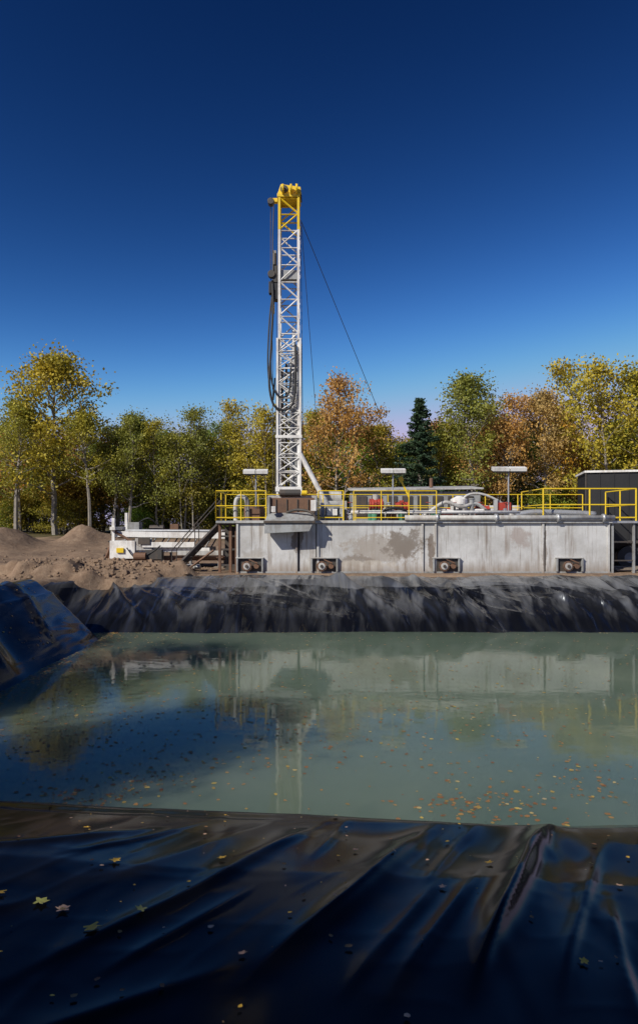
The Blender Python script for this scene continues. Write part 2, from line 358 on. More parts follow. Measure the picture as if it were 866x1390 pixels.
def wrinkle(x,y):
    A=R(57)
    u=x*np.sin(A)-y*np.cos(A); v=x*np.cos(A)+y*np.sin(A)
    uw=u+0.5*(vn(u*0.6+3,v*0.5,41)-0.5)*2
    near=0.015*ridged(vn(uw*1.1,v*0.25,42),3)+0.003*ridged(vn(uw*4+5,v*0.5,43),4)+0.04*vn(u*0.9,v*0.6,45)+0.002*ridged(vn(x*3,y*5,47),3)
    amp=0.2+0.8*vn(x*0.5+9,y*0.5,46)
    near=near*amp*(1-0.65*sst(3.5,4.1,y)*sst(6,5,y))
    u2=x+0.4*(y-20); uw2=u2+0.6*(vn(u2*0.4,y*0.35,51)-0.5)*2
    far=0.08*ridged(vn(uw2*0.35,y*0.2,52),2)+0.02*ridged(vn(uw2*1.6,y*0.3,53),3)
    left=0.06*ridged(vn(y*0.6+0.3*x,x*0.3,61),3)
    a=sst(12,9,y); b=sst(-6.0,-6.9,x)*sst(8,10,y)*sst(19.5,18,y)
    return (near*a+far*(1-a))*(1-b)+left*b+folds(x,y)*(1-0.6*sst(3.6,4.1,y)*sst(6,5,y))*(1-0.75*sst(22.0,22.6,y))
def liner_h(x,y):
    d=np.minimum.reduce([x-LX0,LX1-x,y-LY0,LY1-y])
    return base_h(x,y)+wrinkle(x,y)*sst(0,0.5,d)-0.02
lx=ax((LX0,-4,0.06),(-4,4,0.018),(4,LX1,0.045)); ly=ax((LY0,1.0,0.15),(1.0,6,0.02),(6,17,0.14),(17,LY1,0.045))
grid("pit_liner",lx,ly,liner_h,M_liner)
WZ=-1.29
b=MB(); b.add([(-8.9,4.6,WZ),(16.2,4.6,WZ),(16.2,22.5,WZ),(-8.9,22.5,WZ)],[(0,1,2,3)],M_water); b.obj("water")
# ------------------------------------------------------------ leaves
MAPLE=[(0,.15),(20,.45),(38,.95),(50,.55),(62,.6),(78,.75),(90,1.1),(102,.75),(118,.6),(130,.55),(142,.95),(160,.45),(180,.15),(205,.6),(225,.75),(245,.35),(270,.12),(295,.35),(315,.75),(335,.6)]
def leaf_poly(b,c,r,nrm,mat,curl=0.15,simple=False):
    nrm=Vector(nrm).normalized(); a=nrm.orthogonal().normalized(); a.rotate(Matrix.Rotation(random.uniform(0,6.28),3,nrm)); bb=nrm.cross(a)
    pts=[]
    src=MAPLE if not simple else [(k*60+random.uniform(-15,15),random.uniform(.5,1)) for k in range(6)]
    asp=random.uniform(.6,1)
    for t,q in src:
        q=(q*.8+.2)*random.uniform(.85,1.1)
        t=R(t); x=math.cos(t)*q*r; y=math.sin(t)*q*r*asp
        z=curl*r*(q*q)*random.uniform(.2,1.2)
        pts.append(Vector(c)+a*x+bb*y+nrm*z)
    n=len(pts); vs=[Vector(c)]+pts
    b.add(vs,[(0,i+1,(i+1)%n+1) for i in range(n)],mat)
b=MB()
def wl(x,y,s=1):
    if float(base_h(x,y))>WZ-0.02: return
    leaf_poly(b,(x,y,WZ+0.006),random.uniform(.015,.045)*s,(random.uniform(-.05,.05),random.uniform(-.05,.05),1),M_fallen,0.05,True)
for k in range(1300): wl(random.uniform(-7,11),5.8+random.random()**0.9*13)
for k in range(1500):
    y=random.uniform(8.5,19); wl(-6.0+abs(random.gauss(0,0.45))-0.4,y,1.15)
for cx,cy,sx,sy,n in [(-2.55,7.35,.45,.2,110),(-2.2,8.0,.5,.2,60),(1.75,7.2,.45,.2,90),(2.5,7.5,.6,.3,50),(3.4,8.0,.2,.4,30),(-4,9,1.2,1.2,220),(-2.5,11,2.0,1.5,200),(-5,14,.9,3,280),(1.5,9.3,1.4,1.0,70),(2,11,2.5,1.5,80),(-1,8.7,1.2,.6,70)]:
    for k in range(n): wl(random.gauss(cx,sx),random.gauss(cy,sy))
b.obj("floating_leaves")
b=MB()
def ll(x,y,r,m=M_fallen,simple=False):
    e=.06; z=float(liner_h(np.array(x),np.array(y))); zx=float(liner_h(np.array(x+e),np.array(y))); zy=float(liner_h(np.array(x),np.array(y+e)))
    leaf_poly(b,(x,y,z+0.012),r,(-(zx-z)/e,-(zy-z)/e,1),m,0.12,simple)
yl=paint("yellow_leaf",(0.85,0.5,0.05),(0.6,0.25,0.05),0.4,0.6,0,30); gl=paint("green_leaf",(0.36,0.36,0.09),(0.5,0.3,0.1),0.6,0.6,0,30); pl=paint("pale_leaf",(0.68,0.42,0.26),(0.45,0.22,0.12),0.5,0.7,0,30)
for x,y,r,m in [(-1.22,2.8,.045,gl),(-1.1,2.75,.045,pl),(-0.93,2.62,.05,yl),(-0.76,2.75,.035,gl),(-1.42,2.85,.045,yl),(-1.02,3.2,.04,yl),(1.05,2.55,.03,yl),(0.6,3.1,.025,pl),(0.2,3.5,.025,pl),(-0.5,3.3,.03,yl),(1.4,2.6,.025,pl),(-1.3,3.6,.03,yl),(-.3,2.5,.025,pl),(.9,3.4,.03,yl),(1.5,3.2,.025,pl)]: ll(x,y,r,m)
for k in range(190): ll(random.uniform(-2.6,2.8),random.uniform(2.0,4.3),random.uniform(.005,.018),random.choice([M_fallen,M_fallen,pl,yl]),True)
for k in range(160): ll(random.uniform(-8,-6.3),random.uniform(9,17),random.uniform(.02,.04),M_fallen,True)
b.obj("fallen_leaves")
random.seed(21)
b=MB()
def rock(b,c,r,m):
    vs=[];fs=[]; n=6
    rings=[(-.6,.6),(0.0,1.0),(.6,.65)]
    for z,q in rings:
        for k in range(n):
            t=2*math.pi*k/n; s=r*q*random.uniform(.75,1.2); vs.append((c[0]+math.cos(t)*s,c[1]+math.sin(t)*s,c[2]+z*r*random.uniform(.7,1)))
    vs.append((c[0],c[1],c[2]+r*.85))
    for j in range(2):
        for k in range(n): fs.append((j*n+k,j*n+(k+1)%n,(j+1)*n+(k+1)%n,(j+1)*n+k))
    for k in range(n): fs.append((2*n+k,2*n+(k+1)%n,3*n))
    b.add(vs,fs,m)
for k in range(1100):
    if k<500: x=random.gauss(-7.6,1.7); y=random.gauss(22.6,.8)
    elif k<750: x=random.uniform(-14,-9.2); y=random.uniform(17,24)
    else: x=random.uniform(-20,-4); y=random.uniform(23.5,38)
    if x>-8.4 and y<21.4: continue
    z=float(ground_h(np.array([x]),np.array([y]))[0])
    if z<float(liner_h(np.array([x]),np.array([y]))[0]) and y<23.5 and x>-9.1: continue
    rock(b,(x,y,z),abs(random.gauss(0,.05))+.015,M_ground)
b.obj("dirt_clods")
# ------------------------------------------------------------ mud tank
tank=empty("mud_tank")
TY=24.0; TD=2.5; T0=-3.06; T1=10.9; ZB=0.05; ZT=1.93
b=MB()
secs=[(-3.06,-0.79),(-0.745,-0.11),(-0.065,3.9),(3.935,8.45),(8.485,10.9)]
for i,(a,c) in enumerate(secs):
    b.b2(a,c,TY+(0.0 if i!=1 else 0.03),TY+TD,ZB+0.0,ZT,M_tank)
b.obj("tank_shell",tank,0.02)
b=MB()
b.b2(T0+.1,T1-.1,TY+.2,TY+TD-.1,ZB+.02,ZT-.02,M_dark)
b.obj("inner_frame",tank)
b=MB()
for x in (-3.06,-.85,-.05,3.86,4.35,8.37,10.82): b.b2(x-.03,x+.05,TY-.06,TY-.002,ZB,ZT-.01,M_tank)
b.b2(T0-.05,T1+.05,TY-.10,TY+.3,ZT+.002,ZT+.10,M_lgrey)
b.b2(T0-.05,T1+.05,TY+.3,TY+TD,ZT+.004,ZT+.06,M_galv)
b.b2(T0,T1,TY-.05,TY-.003,ZB-.02,ZB+.07,M_grey)
b.obj("stiffeners_and_deck",tank,0.008)
b=MB()
for cx in (-2.58,0.2,4.75,9.35):
    b.b2(cx-.48,cx+.48,TY-.03,TY-.003,ZB+.075,ZB+.54,M_dark)
    b.b2(cx-.5,cx-.44,TY-.14,TY-.031,ZB+.075,ZB+.56,M_grey); b.b2(cx+.44,cx+.5,TY-.14,TY-.031,ZB+.075,ZB+.56,M_grey)
    b.cyl((cx-.1,TY-.03,ZB+.28),(cx-.1,TY-.2,ZB+.28),.15,M_dark,n=18)
    b.cyl((cx-.1,TY-.2,ZB+.28),(cx-.1,TY-.24,ZB+.28),.19,M_rust,n=18)
    b.cyl((cx-.1,TY-.24,ZB+.28),(cx-.1,TY-.27,ZB+.28),.13,M_lgrey,n=14)
    b.cyl((cx-.1,TY-.27,ZB+.28),(cx-.1,TY-.31,ZB+.28),.06,M_dark,n=12)
    for k in range(6): a=k*math.pi/3; b.cyl((cx-.1+.16*math.cos(a),TY-.24,ZB+.28+.16*math.sin(a)),(cx-.1+.16*math.cos(a),TY-.26,ZB+.28+.16*math.sin(a)),.018,M_dark,n=6)
    b.cyl((cx+.25,TY-.03,ZB+.28),(cx+.25,TY-.18,ZB+.28),.1,M_rust,n=12)
    b.box((cx+.14,TY-.22,ZB+.46),(.34,.04,.045),M_rust,(0,0.4,0))
    b.b2(cx-.52,cx+.52,TY-.15,TY-.004,ZB+.565,ZB+.6,M_lgrey)
b.obj("cleanout_valves",tank,0.005)
b=MB()
for x in(-3.75,-3.35,-3.12): b.b2(x-.05,x+.05,TY+.2,TY+.3,0,ZT,M_rust)
for z in(.3,.9,1.4,1.85): b.b2(-3.8,-3.08,TY+.22,TY+.28,z,z+.07,M_dark)
b.b2(-3.85,-3.08,TY-.08,TY+TD,ZT+.0,ZT+.09,M_grey)
b.b2(-3.7,-3.1,TY+1.2,TY+2.4,0,1.8,M_dark)
b.b2(-3.3,-3.09,TY+.35,TY+.6,.3,1.5,M_rust)
b.obj("end_platform",tank,0.006)
def rail(b,p0,p1,h0,h1,n,m=M_yellow,r=.022,posts=True,mid=True):
    p0=Vector(p0);p1=Vector(p1)
    for z in ([h1,(h0+h1)/2] if mid else [h1]): b.cyl((p0.x,p0.y,z),(p1.x,p1.y,z),r,m,n=8)
    b.cyl((p0.x,p0.y,h0+.12),(p1.x,p1.y,h0+.12),r,m,n=8)
    for k in range(n+1):
        q=p0.lerp(p1,k/n); b.cyl((q.x,q.y,h0),(q.x,q.y,h1),r*1.15,m,n=8)
b=MB(); D=ZT+.09
rail(b,(-3.85,TY,0),(-1.98,TY,0),D,D+1.12,2)
rail(b,(-3.85,TY,0),(-3.85,TY+TD,0),D,D+1.12,2)
rail(b,(-0.02,TY,0),(.92,TY,0),D,D+1.12,1)
rail(b,(1.3,TY,0),(4.4,TY,0),D,D+1.12,3,r=.018)
rail(b,(8.38,TY-.05,0),(11.85,TY-.05,0),D,D+1.2,2,r=.028)
rail(b,(11.85,TY-.05,0),(11.85,TY+TD,0),D,D+1.2,2,r=.024)
rail(b,(8.38,TY-.05,0),(8.38,TY+TD,0),D,D+1.2,1,r=.022)
rail(b,(-3.85,TY+TD,0),(10.9,TY+TD,0),D,D+1.1,11,r=.019)
b.obj("yellow_railings",tank)
b=MB()
b.b2(10.95,11.9,TY-.08,TY+TD,ZT+.0,ZT+.09,M_galv)
for x in(11.0,11.8):
    b.b2(x-.04,x+.04,TY+.0,TY+.08,0,ZT,M_grey); b.b2(x-.04,x+.04,TY+2.3,TY+2.38,0,ZT,M_dark)
for z in(.5,1.2): b.b2(11.04,11.76,TY+.02,TY+.06,z,z+.05,M_dark)
b.obj("walkway_landing",tank,0.005)
b=MB()
b.cyl((3.2,TY-.12,ZT+.2),(11.0,TY-.12,ZT+.2),.1,M_lgrey,n=14)
b.cyl((1.2,TY+.25,ZT+.42),(7.6,TY+.25,ZT+.42),.06,M_white,n=12)
for x in(4.4,6.6,8.9,10.6): b.cyl((x-.05,TY-.12,ZT+.2),(x+.05,TY-.12,ZT+.2),.15,M_galv,n=14)
b.tube([(-3.15,TY+.25,ZT+.1),(-3.15,TY+.25,ZT+.75),(-3.05,TY+.25,ZT+.98),(-2.85,TY+.25,ZT+.98),(-2.72,TY+.25,ZT+.8),(-2.7,TY+.25,ZT+.1)],.085,M_lgrey,12)
b.tube([(4.3,TY+.5,ZT+.5),(4.8,TY+.3,ZT+.8),(5.4,TY+.3,ZT+.62),(6.0,TY+.5,ZT+.75),(6.5,TY+.6,ZT+.4)],.07,M_lgrey,10)
b.tube([(4.0,TY+.7,ZT+.3),(4.5,TY+.5,ZT+.55),(5.4,TY+.5,ZT+.42),(6.2,TY+.5,ZT+.5),(7.5,TY+.6,ZT+.3)],.05,M_white,10)
b.tube([(2.3,TY+.4,ZT+.1),(2.5,TY+.2,ZT+.5),(3.1,TY+.2,ZT+.55),(3.6,TY+.3,ZT+.2)],.05,M_black,8)
b.tube([(5.6,TY+1.2,ZT+.1),(5.7,TY+1.2,ZT+1.0),(6.4,TY+1.2,ZT+1.15),(7.3,TY+1.2,ZT+.7),(7.6,TY+1.2,ZT+.1)],.05,M_lgrey,10)
b.tube([(7.5,TY+.6,ZT+.3),(8.2,TY+.6,ZT+.42),(9.6,TY+.6,ZT+.4),(10.6,TY+.6,ZT+.35)],.11,M_galv,12)
b.obj("pipes_and_hoses",tank,0,True)
b=MB()
b.b2(-1.85,-.15,TY+.0,TY+1.6,ZT+.35,ZT+.95,M_rust)
b.b2(-1.95,-.05,TY+.5,TY+1.8,ZT+.96,ZT+1.06,M_lgrey)
for x in(-1.88,-.12): b.b2(x-.05,x+.05,TY-.1,TY+1.7,ZT+.3,ZT+1.0,M_grey)
for x in(-1.6,-1.2,-.8,-.4): b.b2(x-.02,x+.02,TY-.04,TY-.003,ZT+.4,ZT+.9,M_dark)
b.cyl((-1.5,TY+.4,ZT+1.15),(-.7,TY+.4,ZT+1.15),.14,M_dark,n=14)
b.cyl((-.66,TY+.4,ZT+1.15),(-.45,TY+.4,ZT+1.15),.1,M_yellow,n=14)
x0,x1=-2.0,-.15
b.add([(x0,TY-.55,ZT+.05),(x1,TY-.55,ZT+.15),(x1-.05,TY-.03,ZT+.42),(x0+.1,TY-.03,ZT+.38),
       (x0,TY-.6,ZT-.38),(x1-.2,TY-.6,ZT-.3),(x1-.25,TY-.12,ZT-.25),(x0+.05,TY-.12,ZT-.35)],
      [(0,4,5,1),(1,5,6,2),(0,3,7,4),(4,7,6,5),(3,2,6,7),(0,1,2,3)],M_grey)
b.b2(x0-.02,x1+.02,TY-.63,TY-.56,ZT-.0,ZT+.09,M_dark)
b.tube([(-1.2,TY-.05,ZT+.4),(-.8,TY-.3,ZT+.5),(-.3,TY-.45,ZT+.4),(-.05,TY-.5,ZT+.1)],.05,M_dark,8)
b.b2(-1.75,-1.6,TY-.5,TY-.2,ZT+.4,ZT+.62,M_white)
b.b2(-.3,-.1,TY-.35,TY-.15,ZT+.45,ZT+.85,M_white)
b.obj("shale_shaker",tank,0.012)
b=MB()
def motor(x,y,z,m,r=.2,l=.6,ax_='x'):
    d=Vector((l/2,0,0)) if ax_=='x' else Vector((0,l/2,0)); c=Vector((x,y,z))
    b.cyl(c-d,c+d,r,m,n=18)
    for k in range(5):
        q=c-d+d*(2*k/4.2+.04); b.cyl(q,q+d.normalized()*.03,r*1.1,m,n=18)
    b.cyl(c+d,c+d*1.25,r*.6,M_dark,n=14); b.cyl(c-d,c-d*1.15,r*.5,M_dark,n=14); b.box((x,y,z+r),(.16,.16,.14),m); b.box((x,y,z-r),(l*.7,r*1.6,.12),M_dark)
motor(2.2,TY+.9,ZT+.72,M_red,.22,.5); b.cyl((2.2,TY+.9,ZT+.9),(2.2,TY+.9,ZT+1.12),.12,M_lgrey,n=14); b.cyl((2.2,TY+.9,ZT+.05),(2.2,TY+.9,ZT+.5),.3,M_green,n=16)
motor(3.2,TY+.9,ZT+.65,M_red,.17,.5); b.cyl((3.2,TY+.9,ZT+.05),(3.2,TY+.9,ZT+.5),.14,M_green,n=14)
motor(4.7,TY+1.5,ZT+.4,M_green,.18,.5); motor(5.0,TY+.9,ZT+.35,M_red,.17,.5); motor(6.3,TY+.8,ZT+.5,M_red,.17,.5)
b.cyl((5.55,TY+1.4,ZT+.1),(5.55,TY+1.4,ZT+.95),.34,M_white,n=22); b.cyl((5.55,TY+1.4,ZT+.95),(5.55,TY+1.4,ZT+1.08),.34,M_white,.1,n=22)
b.cyl((-2.55,TY+1.2,ZT+.1),(-2.55,TY+1.2,ZT+.65),.4,M_rust,n=20)
b.b2(-2.75,-2.25,TY+.3,TY+.8,ZT+.1,ZT+.55,M_rust)
b.b2(.25,.8,TY+.6,TY+1.3,ZT+.1,ZT+.75,M_grey); b.b2(.3,.7,TY+.5,TY+.59,ZT+.3,ZT+.55,M_white)
for k in range(44):
    x=random.uniform(-2,8.2); y=TY+random.uniform(.35,2.3); s=random.uniform(.08,.26); hh=random.uniform(.15,.85)
    m=random.choice([M_grey,M_white,M_dark,M_galv,M_rust,M_lgrey,M_black])
    if random.random()<.5: b.box((x,y,ZT+.06+hh/2),(s,s,hh),m,(0,0,random.uniform(0,1)))
    else: b.cyl((x,y,ZT+.06),(x,y,ZT+.06+hh),s*.5,m,n=14); b.cyl((x,y,ZT+.06+hh),(x,y,ZT+.1+hh),s*.65,m,n=14)
for k in range(7):
    x=1.2+k*1.0; b.cyl((x,TY+.7,ZT+.1),(x,TY+.7,ZT+.8),.02,M_dark,n=6); b.tube([(x+.09*math.cos(a*.785),TY+.7+.09*math.sin(a*.785),ZT+.8) for a in range(9)],.012,M_red,5,2)
b.box((3.35,TY+1.0,ZT+1.35),(.07,.07,.75),M_yellow,(0,-.45,0)); b.box((3.2,TY+1.0,ZT+1.72),(.16,.1,.2),M_yellow,(0,-.45,0))
b.b2(6.9,8.1,TY+.9,TY+1.8,ZT+.1,ZT+.5,M_black); b.b2(7.0,7.4,TY+.7,TY+1.2,ZT+.5,ZT+.8,M_red)
b.obj("pumps_and_motors",tank,0.008)
for i,(x,wd,zt) in enumerate([(-2.43,.95,3.92),(2.85,.95,3.95),(7.3,1.3,4.02)]):
    L=empty("flood_light") ; b=MB()
    b.cyl((x,TY+.7,ZT+.06),(x,TY+.7,zt-.08),.03,M_galv,n=8); b.beam((x-.3,TY+.7,zt-.1),(x+.3,TY+.7,zt-.1),.04,M_dark)
    b.box((x,TY+.7,ZT+.12),(.2,.2,.08),M_dark); b.obj("post",L)
    b=MB()
    for q in(-1,1):
        cx=x+q*wd*.255; b.box((cx,TY+.62,zt),(wd*.48,.3,.14),M_white,(R(14),0,0)); b.box((cx,TY+.64,zt-.1),(wd*.4,.24,.05),M_dark,(R(14),0,0))
        b.box((cx,TY+.72,zt-.12),(.1,.1,.1),M_dark)
    b.obj("lamp_heads",L,.006)
# ------------------------------------------------------------ drill rig
rig=empty("drilling_rig")
mx,my=-1.3,28.0
def lattice(b,cx,cy,w,d,z0,z1,bay,leg,br,m,xb=False):
    c=[(cx-w/2,cy-d/2),(cx+w/2,cy-d/2),(cx+w/2,cy+d/2),(cx-w/2,cy+d/2)]
    for x,y in c: b.b2(x-leg/2,x+leg/2,y-leg/2,y+leg/2,z0,z1,m)
    n=max(1,round((z1-z0)/bay)); hh=(z1-z0)/n
    for i in range(n):
        za=z0+i*hh; zb=za+hh
        for k in range(4):
            p=c[k];q=c[(k+1)%4]
            if (i+k)%2: p,q=q,p
            b.beam((*p,za),(*q,zb),br,m)
            b.beam((*c[k],zb-br),(*c[(k+1)%4],zb-br),br,m)
            if xb: b.beam((*q,za),(*p,zb),br*.8,m)
b=MB(); lattice(b,mx,my,.82,.76,2.0,14.6,.74,.10,.045,M_white); b.obj("mast_upper",rig)
b=MB(); lattice(b,mx,my,.82,.76,14.605,16.0,.7,.10,.05,M_yellow); b.obj("mast_crown_section",rig)
b=MB(); lattice(b,mx,my,.98,.92,1.6,9.9,.62,.085,.033,M_white,True)
b.b2(mx-.57,mx+.57,my-.53,my-.48,3.3,3.5,M_white); b.b2(mx-.57,mx+.57,my-.53,my-.48,5.6,5.72,M_white)
for dx in(-.3,-.12,.08,.3): b.cyl((mx+dx,my-.1,1.6),(mx+dx,my-.1,9.0+dx),.05,M_dark if dx<0 else M_grey,n=10)
b.cyl((mx+.2,my+.1,1.6),(mx+.2,my+.1,10.5),.09,M_galv,n=12)
b.obj("mast_lower",rig)
b=MB()
b.b2(mx-.5,mx+.5,my-.45,my+.45,16.0,16.14,M_yellow)
b.add([(mx-.5,my-.35,16.14),(mx+.55,my-.35,16.14),(mx+.55,my+.35,16.14),(mx-.5,my+.35,16.14),(mx-.35,my-.3,16.62),(mx+.5,my-.3,16.5),(mx+.5,my+.3,16.5),(mx-.35,my+.3,16.62)],[(0,1,5,4),(1,2,6,5),(2,3,7,6),(3,0,4,7),(4,5,6,7)],M_yellow)
for dx in(-.25,.1,.35): b.cyl((mx+dx-.04,my-.5,16.3),(mx+dx+.04,my-.5,16.3),.2,M_yellow,n=20)
b.b2(mx-.85,mx-.5,my-.1,my+.1,15.95,16.12,M_yellow); b.cyl((mx-.8,my-.15,15.98),(mx-.8,my+.15,15.98),.14,M_dark,n=18)
b.cyl((mx-.2,my-.36,16.38),(mx-.2,my+.36,16.38),.17,M_dark,n=18)
b.beam((mx+.3,my,16.5),(mx+.3,my,16.8),.04,M_yellow)
b.obj("crown_block",rig,.01)
b=MB()
b.b2(mx-.72,mx-.5,my-.35,my+.1,12.35,13.1,M_dark); b.b2(mx-.66,mx-.46,my-.4,my,11.6,12.3,M_black)
b.cyl((mx-.62,my-.3,13.1),(mx-.62,my-.3,13.6),.1,M_dark,n=12); b.b2(mx-.7,mx-.55,my-.3,my,13.6,13.75,M_grey)
b.cyl((mx-.75,my-.42,12.7),(mx-.75,my-.2,12.7),.16,M_dark,n=14); b.b2(mx-.5,mx+.35,my-.3,my+.2,12.5,12.9,M_grey)
b.cyl((mx-.68,my-.3,11.0),(mx-.68,my-.3,11.6),.06,M_yellow,n=10); b.box((mx-.8,my-.3,12.1),(.12,.3,.5),M_black)
b.obj("top_drive",rig,.01)
b=MB()
b.tube([(mx-.7,my-.4,12.4),(mx-.68,my-.5,11),(mx-.78,my-.55,9),(mx-.82,my-.6,7.8),(mx-.6,my-.6,6.95),(mx-.1,my-.6,6.8),(mx+.22,my-.6,7.2),(mx+.3,my-.58,8.4),(mx+.3,my-.5,9.6)],.05,M_black,8)
b.tube([(mx-.62,my-.4,12.0),(mx-.75,my-.5,10),(mx-.75,my-.58,8.2),(mx-.45,my-.6,7.4),(mx+.0,my-.6,7.5),(mx+.1,my-.6,8.6)],.04,M_black,8)
b.tube([(mx-.7,my-.2,12.2),(mx-.85,my-.3,10.5),(mx-.9,my-.35,8.6),(mx-.7,my-.4,7.2),(mx-.6,my-.4,8.2)],.035,M_black,8)
b.tube([(mx-.66,my-.2,15.9),(mx-.7,my-.3,14),(mx-.66,my-.4,12.6)],.022,M_dark,6)
b.tube([(mx-.8,my-.1,15.8),(mx-.8,my-.1,13),(mx-.72,my-.2,9.5),(mx-.7,my-.2,3)],.016,M_dark,6)
b.obj("hoses",rig,0,True)
b=MB()
b.cyl((mx+.5,my,15.2),(7.8,45,1.0),.016,M_dark,n=5); b.cyl((mx+.52,my,15.1),(.45,45,1.0),.014,M_dark,n=5)
b.cyl((mx+.5,my+.1,15.0),(mx+.62,my+.1,3),.014,M_dark,n=5)
b.cyl((mx-.5,my+.3,15.2),(mx-.64,my+.1,3),.012,M_dark,n=5)
b.obj("guy_wires",rig)
b=MB()
b.cyl((-.85,27.6,5.0),(.2,27.6,3.0),.11,M_white,n=12); b.cyl((.2,27.6,3.0),(.5,27.6,2.4),.14,M_lgrey,n=12)
b.b2(-2.2,8.6,27.5,27.7,1.0,1.35,M_lgrey); b.b2(-2.2,8.6,29.3,29.5,1.0,1.35,M_lgrey)
for k in range(7): b.b2(-1.9+k*1.6,-1.75+k*1.6,27.7,29.3,1.05,1.3,M_grey)
b.b2(1.4,6.9,27.4,29.6,1.36,3.3,M_grey)
b.add([(1.3,27.2,3.31),(7.0,27.2,3.38),(7.0,29.8,3.6),(1.3,29.8,3.5),(1.3,27.2,3.38),(7.0,27.2,3.45),(7.0,29.8,3.68),(1.3,29.8,3.58)],[(0,1,5,4),(1,2,6,5),(2,3,7,6),(3,0,4,7),(4,5,6,7),(0,3,2,1)],M_lgrey)
for k in range(8): b.b2(1.6+k*.65,2.05+k*.65,27.36,27.397,2.2,3.1,M_dark)
b.cyl((4.9,28,3.5),(4.9,28,3.9),.08,M_rust,n=12)
b.b2(7.0,8.6,27.5,29.5,1.36,2.7,M_white); b.b2(7.2,8.0,27.47,27.497,2.0,2.5,M_black)
b.b2(-2.1,-.4,27.2,29,1.36,1.58,M_dark); b.b2(-.3,1.2,27.6,29.2,1.36,2.9,M_lgrey)
b.cyl((0.2,27.3,2.2),(0.2,27.58,2.2),.4,M_dark,n=22); b.cyl((-.1,28.4,3.1),(1.0,28.4,3.1),.28,M_lgrey,n=18)
for x in(2.5,3.8,6.8,8.0):
    for y in(27.3,29.4): b.cyl((x,y,.52),(x,y+.3,.52),.52,M_black,n=26); b.cyl((x,y-.01,.52),(x,y+.02,.52),.25,M_lgrey,n=18)
for x in(-2.0,1.2): b.cyl((x,27.4,0),(x,27.4,1.4),.09,M_galv,n=12); b.cyl((x,27.4,0),(x,27.4,.08),.28,M_dark,n=16)
b.obj("carrier",rig,.015)
# ------------------------------------------------------------ flatbed pipe trailer at left
tr=empty("pipe_handling_trailer"); b=MB()
for y in(27.0,28.6):
    b.box((-6.2,y,1.44),(4.9,.12,.24),M_white,(0,R(1.0),0)); b.b2(-8.4,-4.6,y-.05,y+.05,.72,.9,M_white)
    for k in range(7):
        xa=-8.3+k*.58; b.beam((xa,y,.85),(xa+.3,y,1.36),.05,M_grey)
b.b2(-8.5,-3.9,27.1,28.5,1.3,1.36,M_rust)
b.b2(-8.75,-7.7,26.8,28.8,.45,1.2,M_white); b.b2(-7.7,-7.0,26.85,26.95,.8,1.3,M_lgrey)
b.b2(-7.4,-5.2,26.78,26.92,.92,1.14,M_white); b.b2(-5.9,-4.0,26.7,26.9,.6,.78,M_lgrey)
b.b2(-8.3,-4.0,27.2,28.4,.35,.5,M_rust)
for x,y,h in((-8.62,26.9,2.15),(-8.62,28.7,2.4),(-8.25,27.6,1.9)): b.b2(x-.06,x+.06,y-.06,y+.06,0,h,M_white)
b.b2(-8.72,-8.5,26.7,28.9,1.65,1.78,M_white)
b.beam((-8.6,26.9,1.6),(-7.4,26.9,.9),.08,M_rust); b.beam((-9.2,27.2,.1),(-8.6,27.2,1.5),.09,M_rust)
for k in range(5): b.beam((-9.3+k*.1,27.4,.25+k*.3),(-9.3+k*.1,28.4,.25+k*.3),.06,M_dark)
for k in range(6): b.cyl((-8.2,27.2+k*.22,1.62),(-4.1,27.2+k*.22,1.6),.06,M_rust if k%2 else M_galv,n=10)
for x in(-8.3,-6.6,-5.4,-4.2): b.cyl((x,27,0),(x,27,.8),.06,M_grey,n=10); b.box((x,27,.06),(.4,.4,.1),M_wood); b.cyl((x,28.6,0),(x,28.6,.8),.06,M_grey,n=10)
b.box((-7.3,26.75,1.2),(.5,.05,.3),M_dark); b.box((-8.3,26.75,.8),(.3,.06,.2),M_yellow)
b.tube([(-8.0,26.7,.9),(-7.6,26.6,.5),(-7.0,26.7,.7),(-6.6,26.7,1.0)],.03,M_black,6)
b.box((-6.9,26.9,.62),(.7,.4,.4),M_dark); b.cyl((-7.7,26.7,.55),(-7.2,26.7,.55),.16,M_rust,n=14)
b.box((-7.9,27.5,1.75),(.5,.5,.45),M_grey); b.cyl((-7.3,27.7,1.7),(-6.7,27.7,1.7),.16,M_dark,n=16); b.box((-6.2,27.6,1.78),(.35,.3,.25),M_rust)
b.tube([(-7.7,27.3,1.95),(-7.2,27.1,2.15),(-6.8,27.3,1.8)],.03,M_black,6)
b.b2(-9.0,-8.78,27.2,28.0,.3,.9,M_rust)
b.obj("frame",tr,.008)
st=empty("access_stairs"); b=MB()
for y in(24.4,25.2): b.beam((-5.6,y,.05),(-3.85,y,1.85),.13,M_dark); b.cyl((-5.6,y,.9),(-3.85,y,2.85),.02,M_dark,n=6)
for y in(24.4,25.2):
    for k in(0,.5,.97): b.cyl((-5.6+1.75*k,y,.05+1.8*k),(-5.6+1.75*k,y,.95+1.95*k),.018,M_dark,n=6)
for k in range(8): t=(k+.5)/8; b.box((-5.6+1.75*t,24.8,.05+1.8*t),(.24,.76,.03),M_dark)
b.beam((-5.2,24.35,.02),(-4.0,24.35,.9),.06,M_rust); b.obj("stair_flight",st)
b=MB()
for k in range(5): b.cyl((-7.8+random.uniform(-.2,.2),25.2+k*.2,.22),(-5.0+random.uniform(-.3,.3),25.0+k*.22,.2),.09,random.choice([M_galv,M_rust,M_lgrey]),n=12)
for x in(-7.2,-5.5): b.box((x,25.5,.06),(.12,1.3,.1),M_wood)
b.obj("ground_pipes")
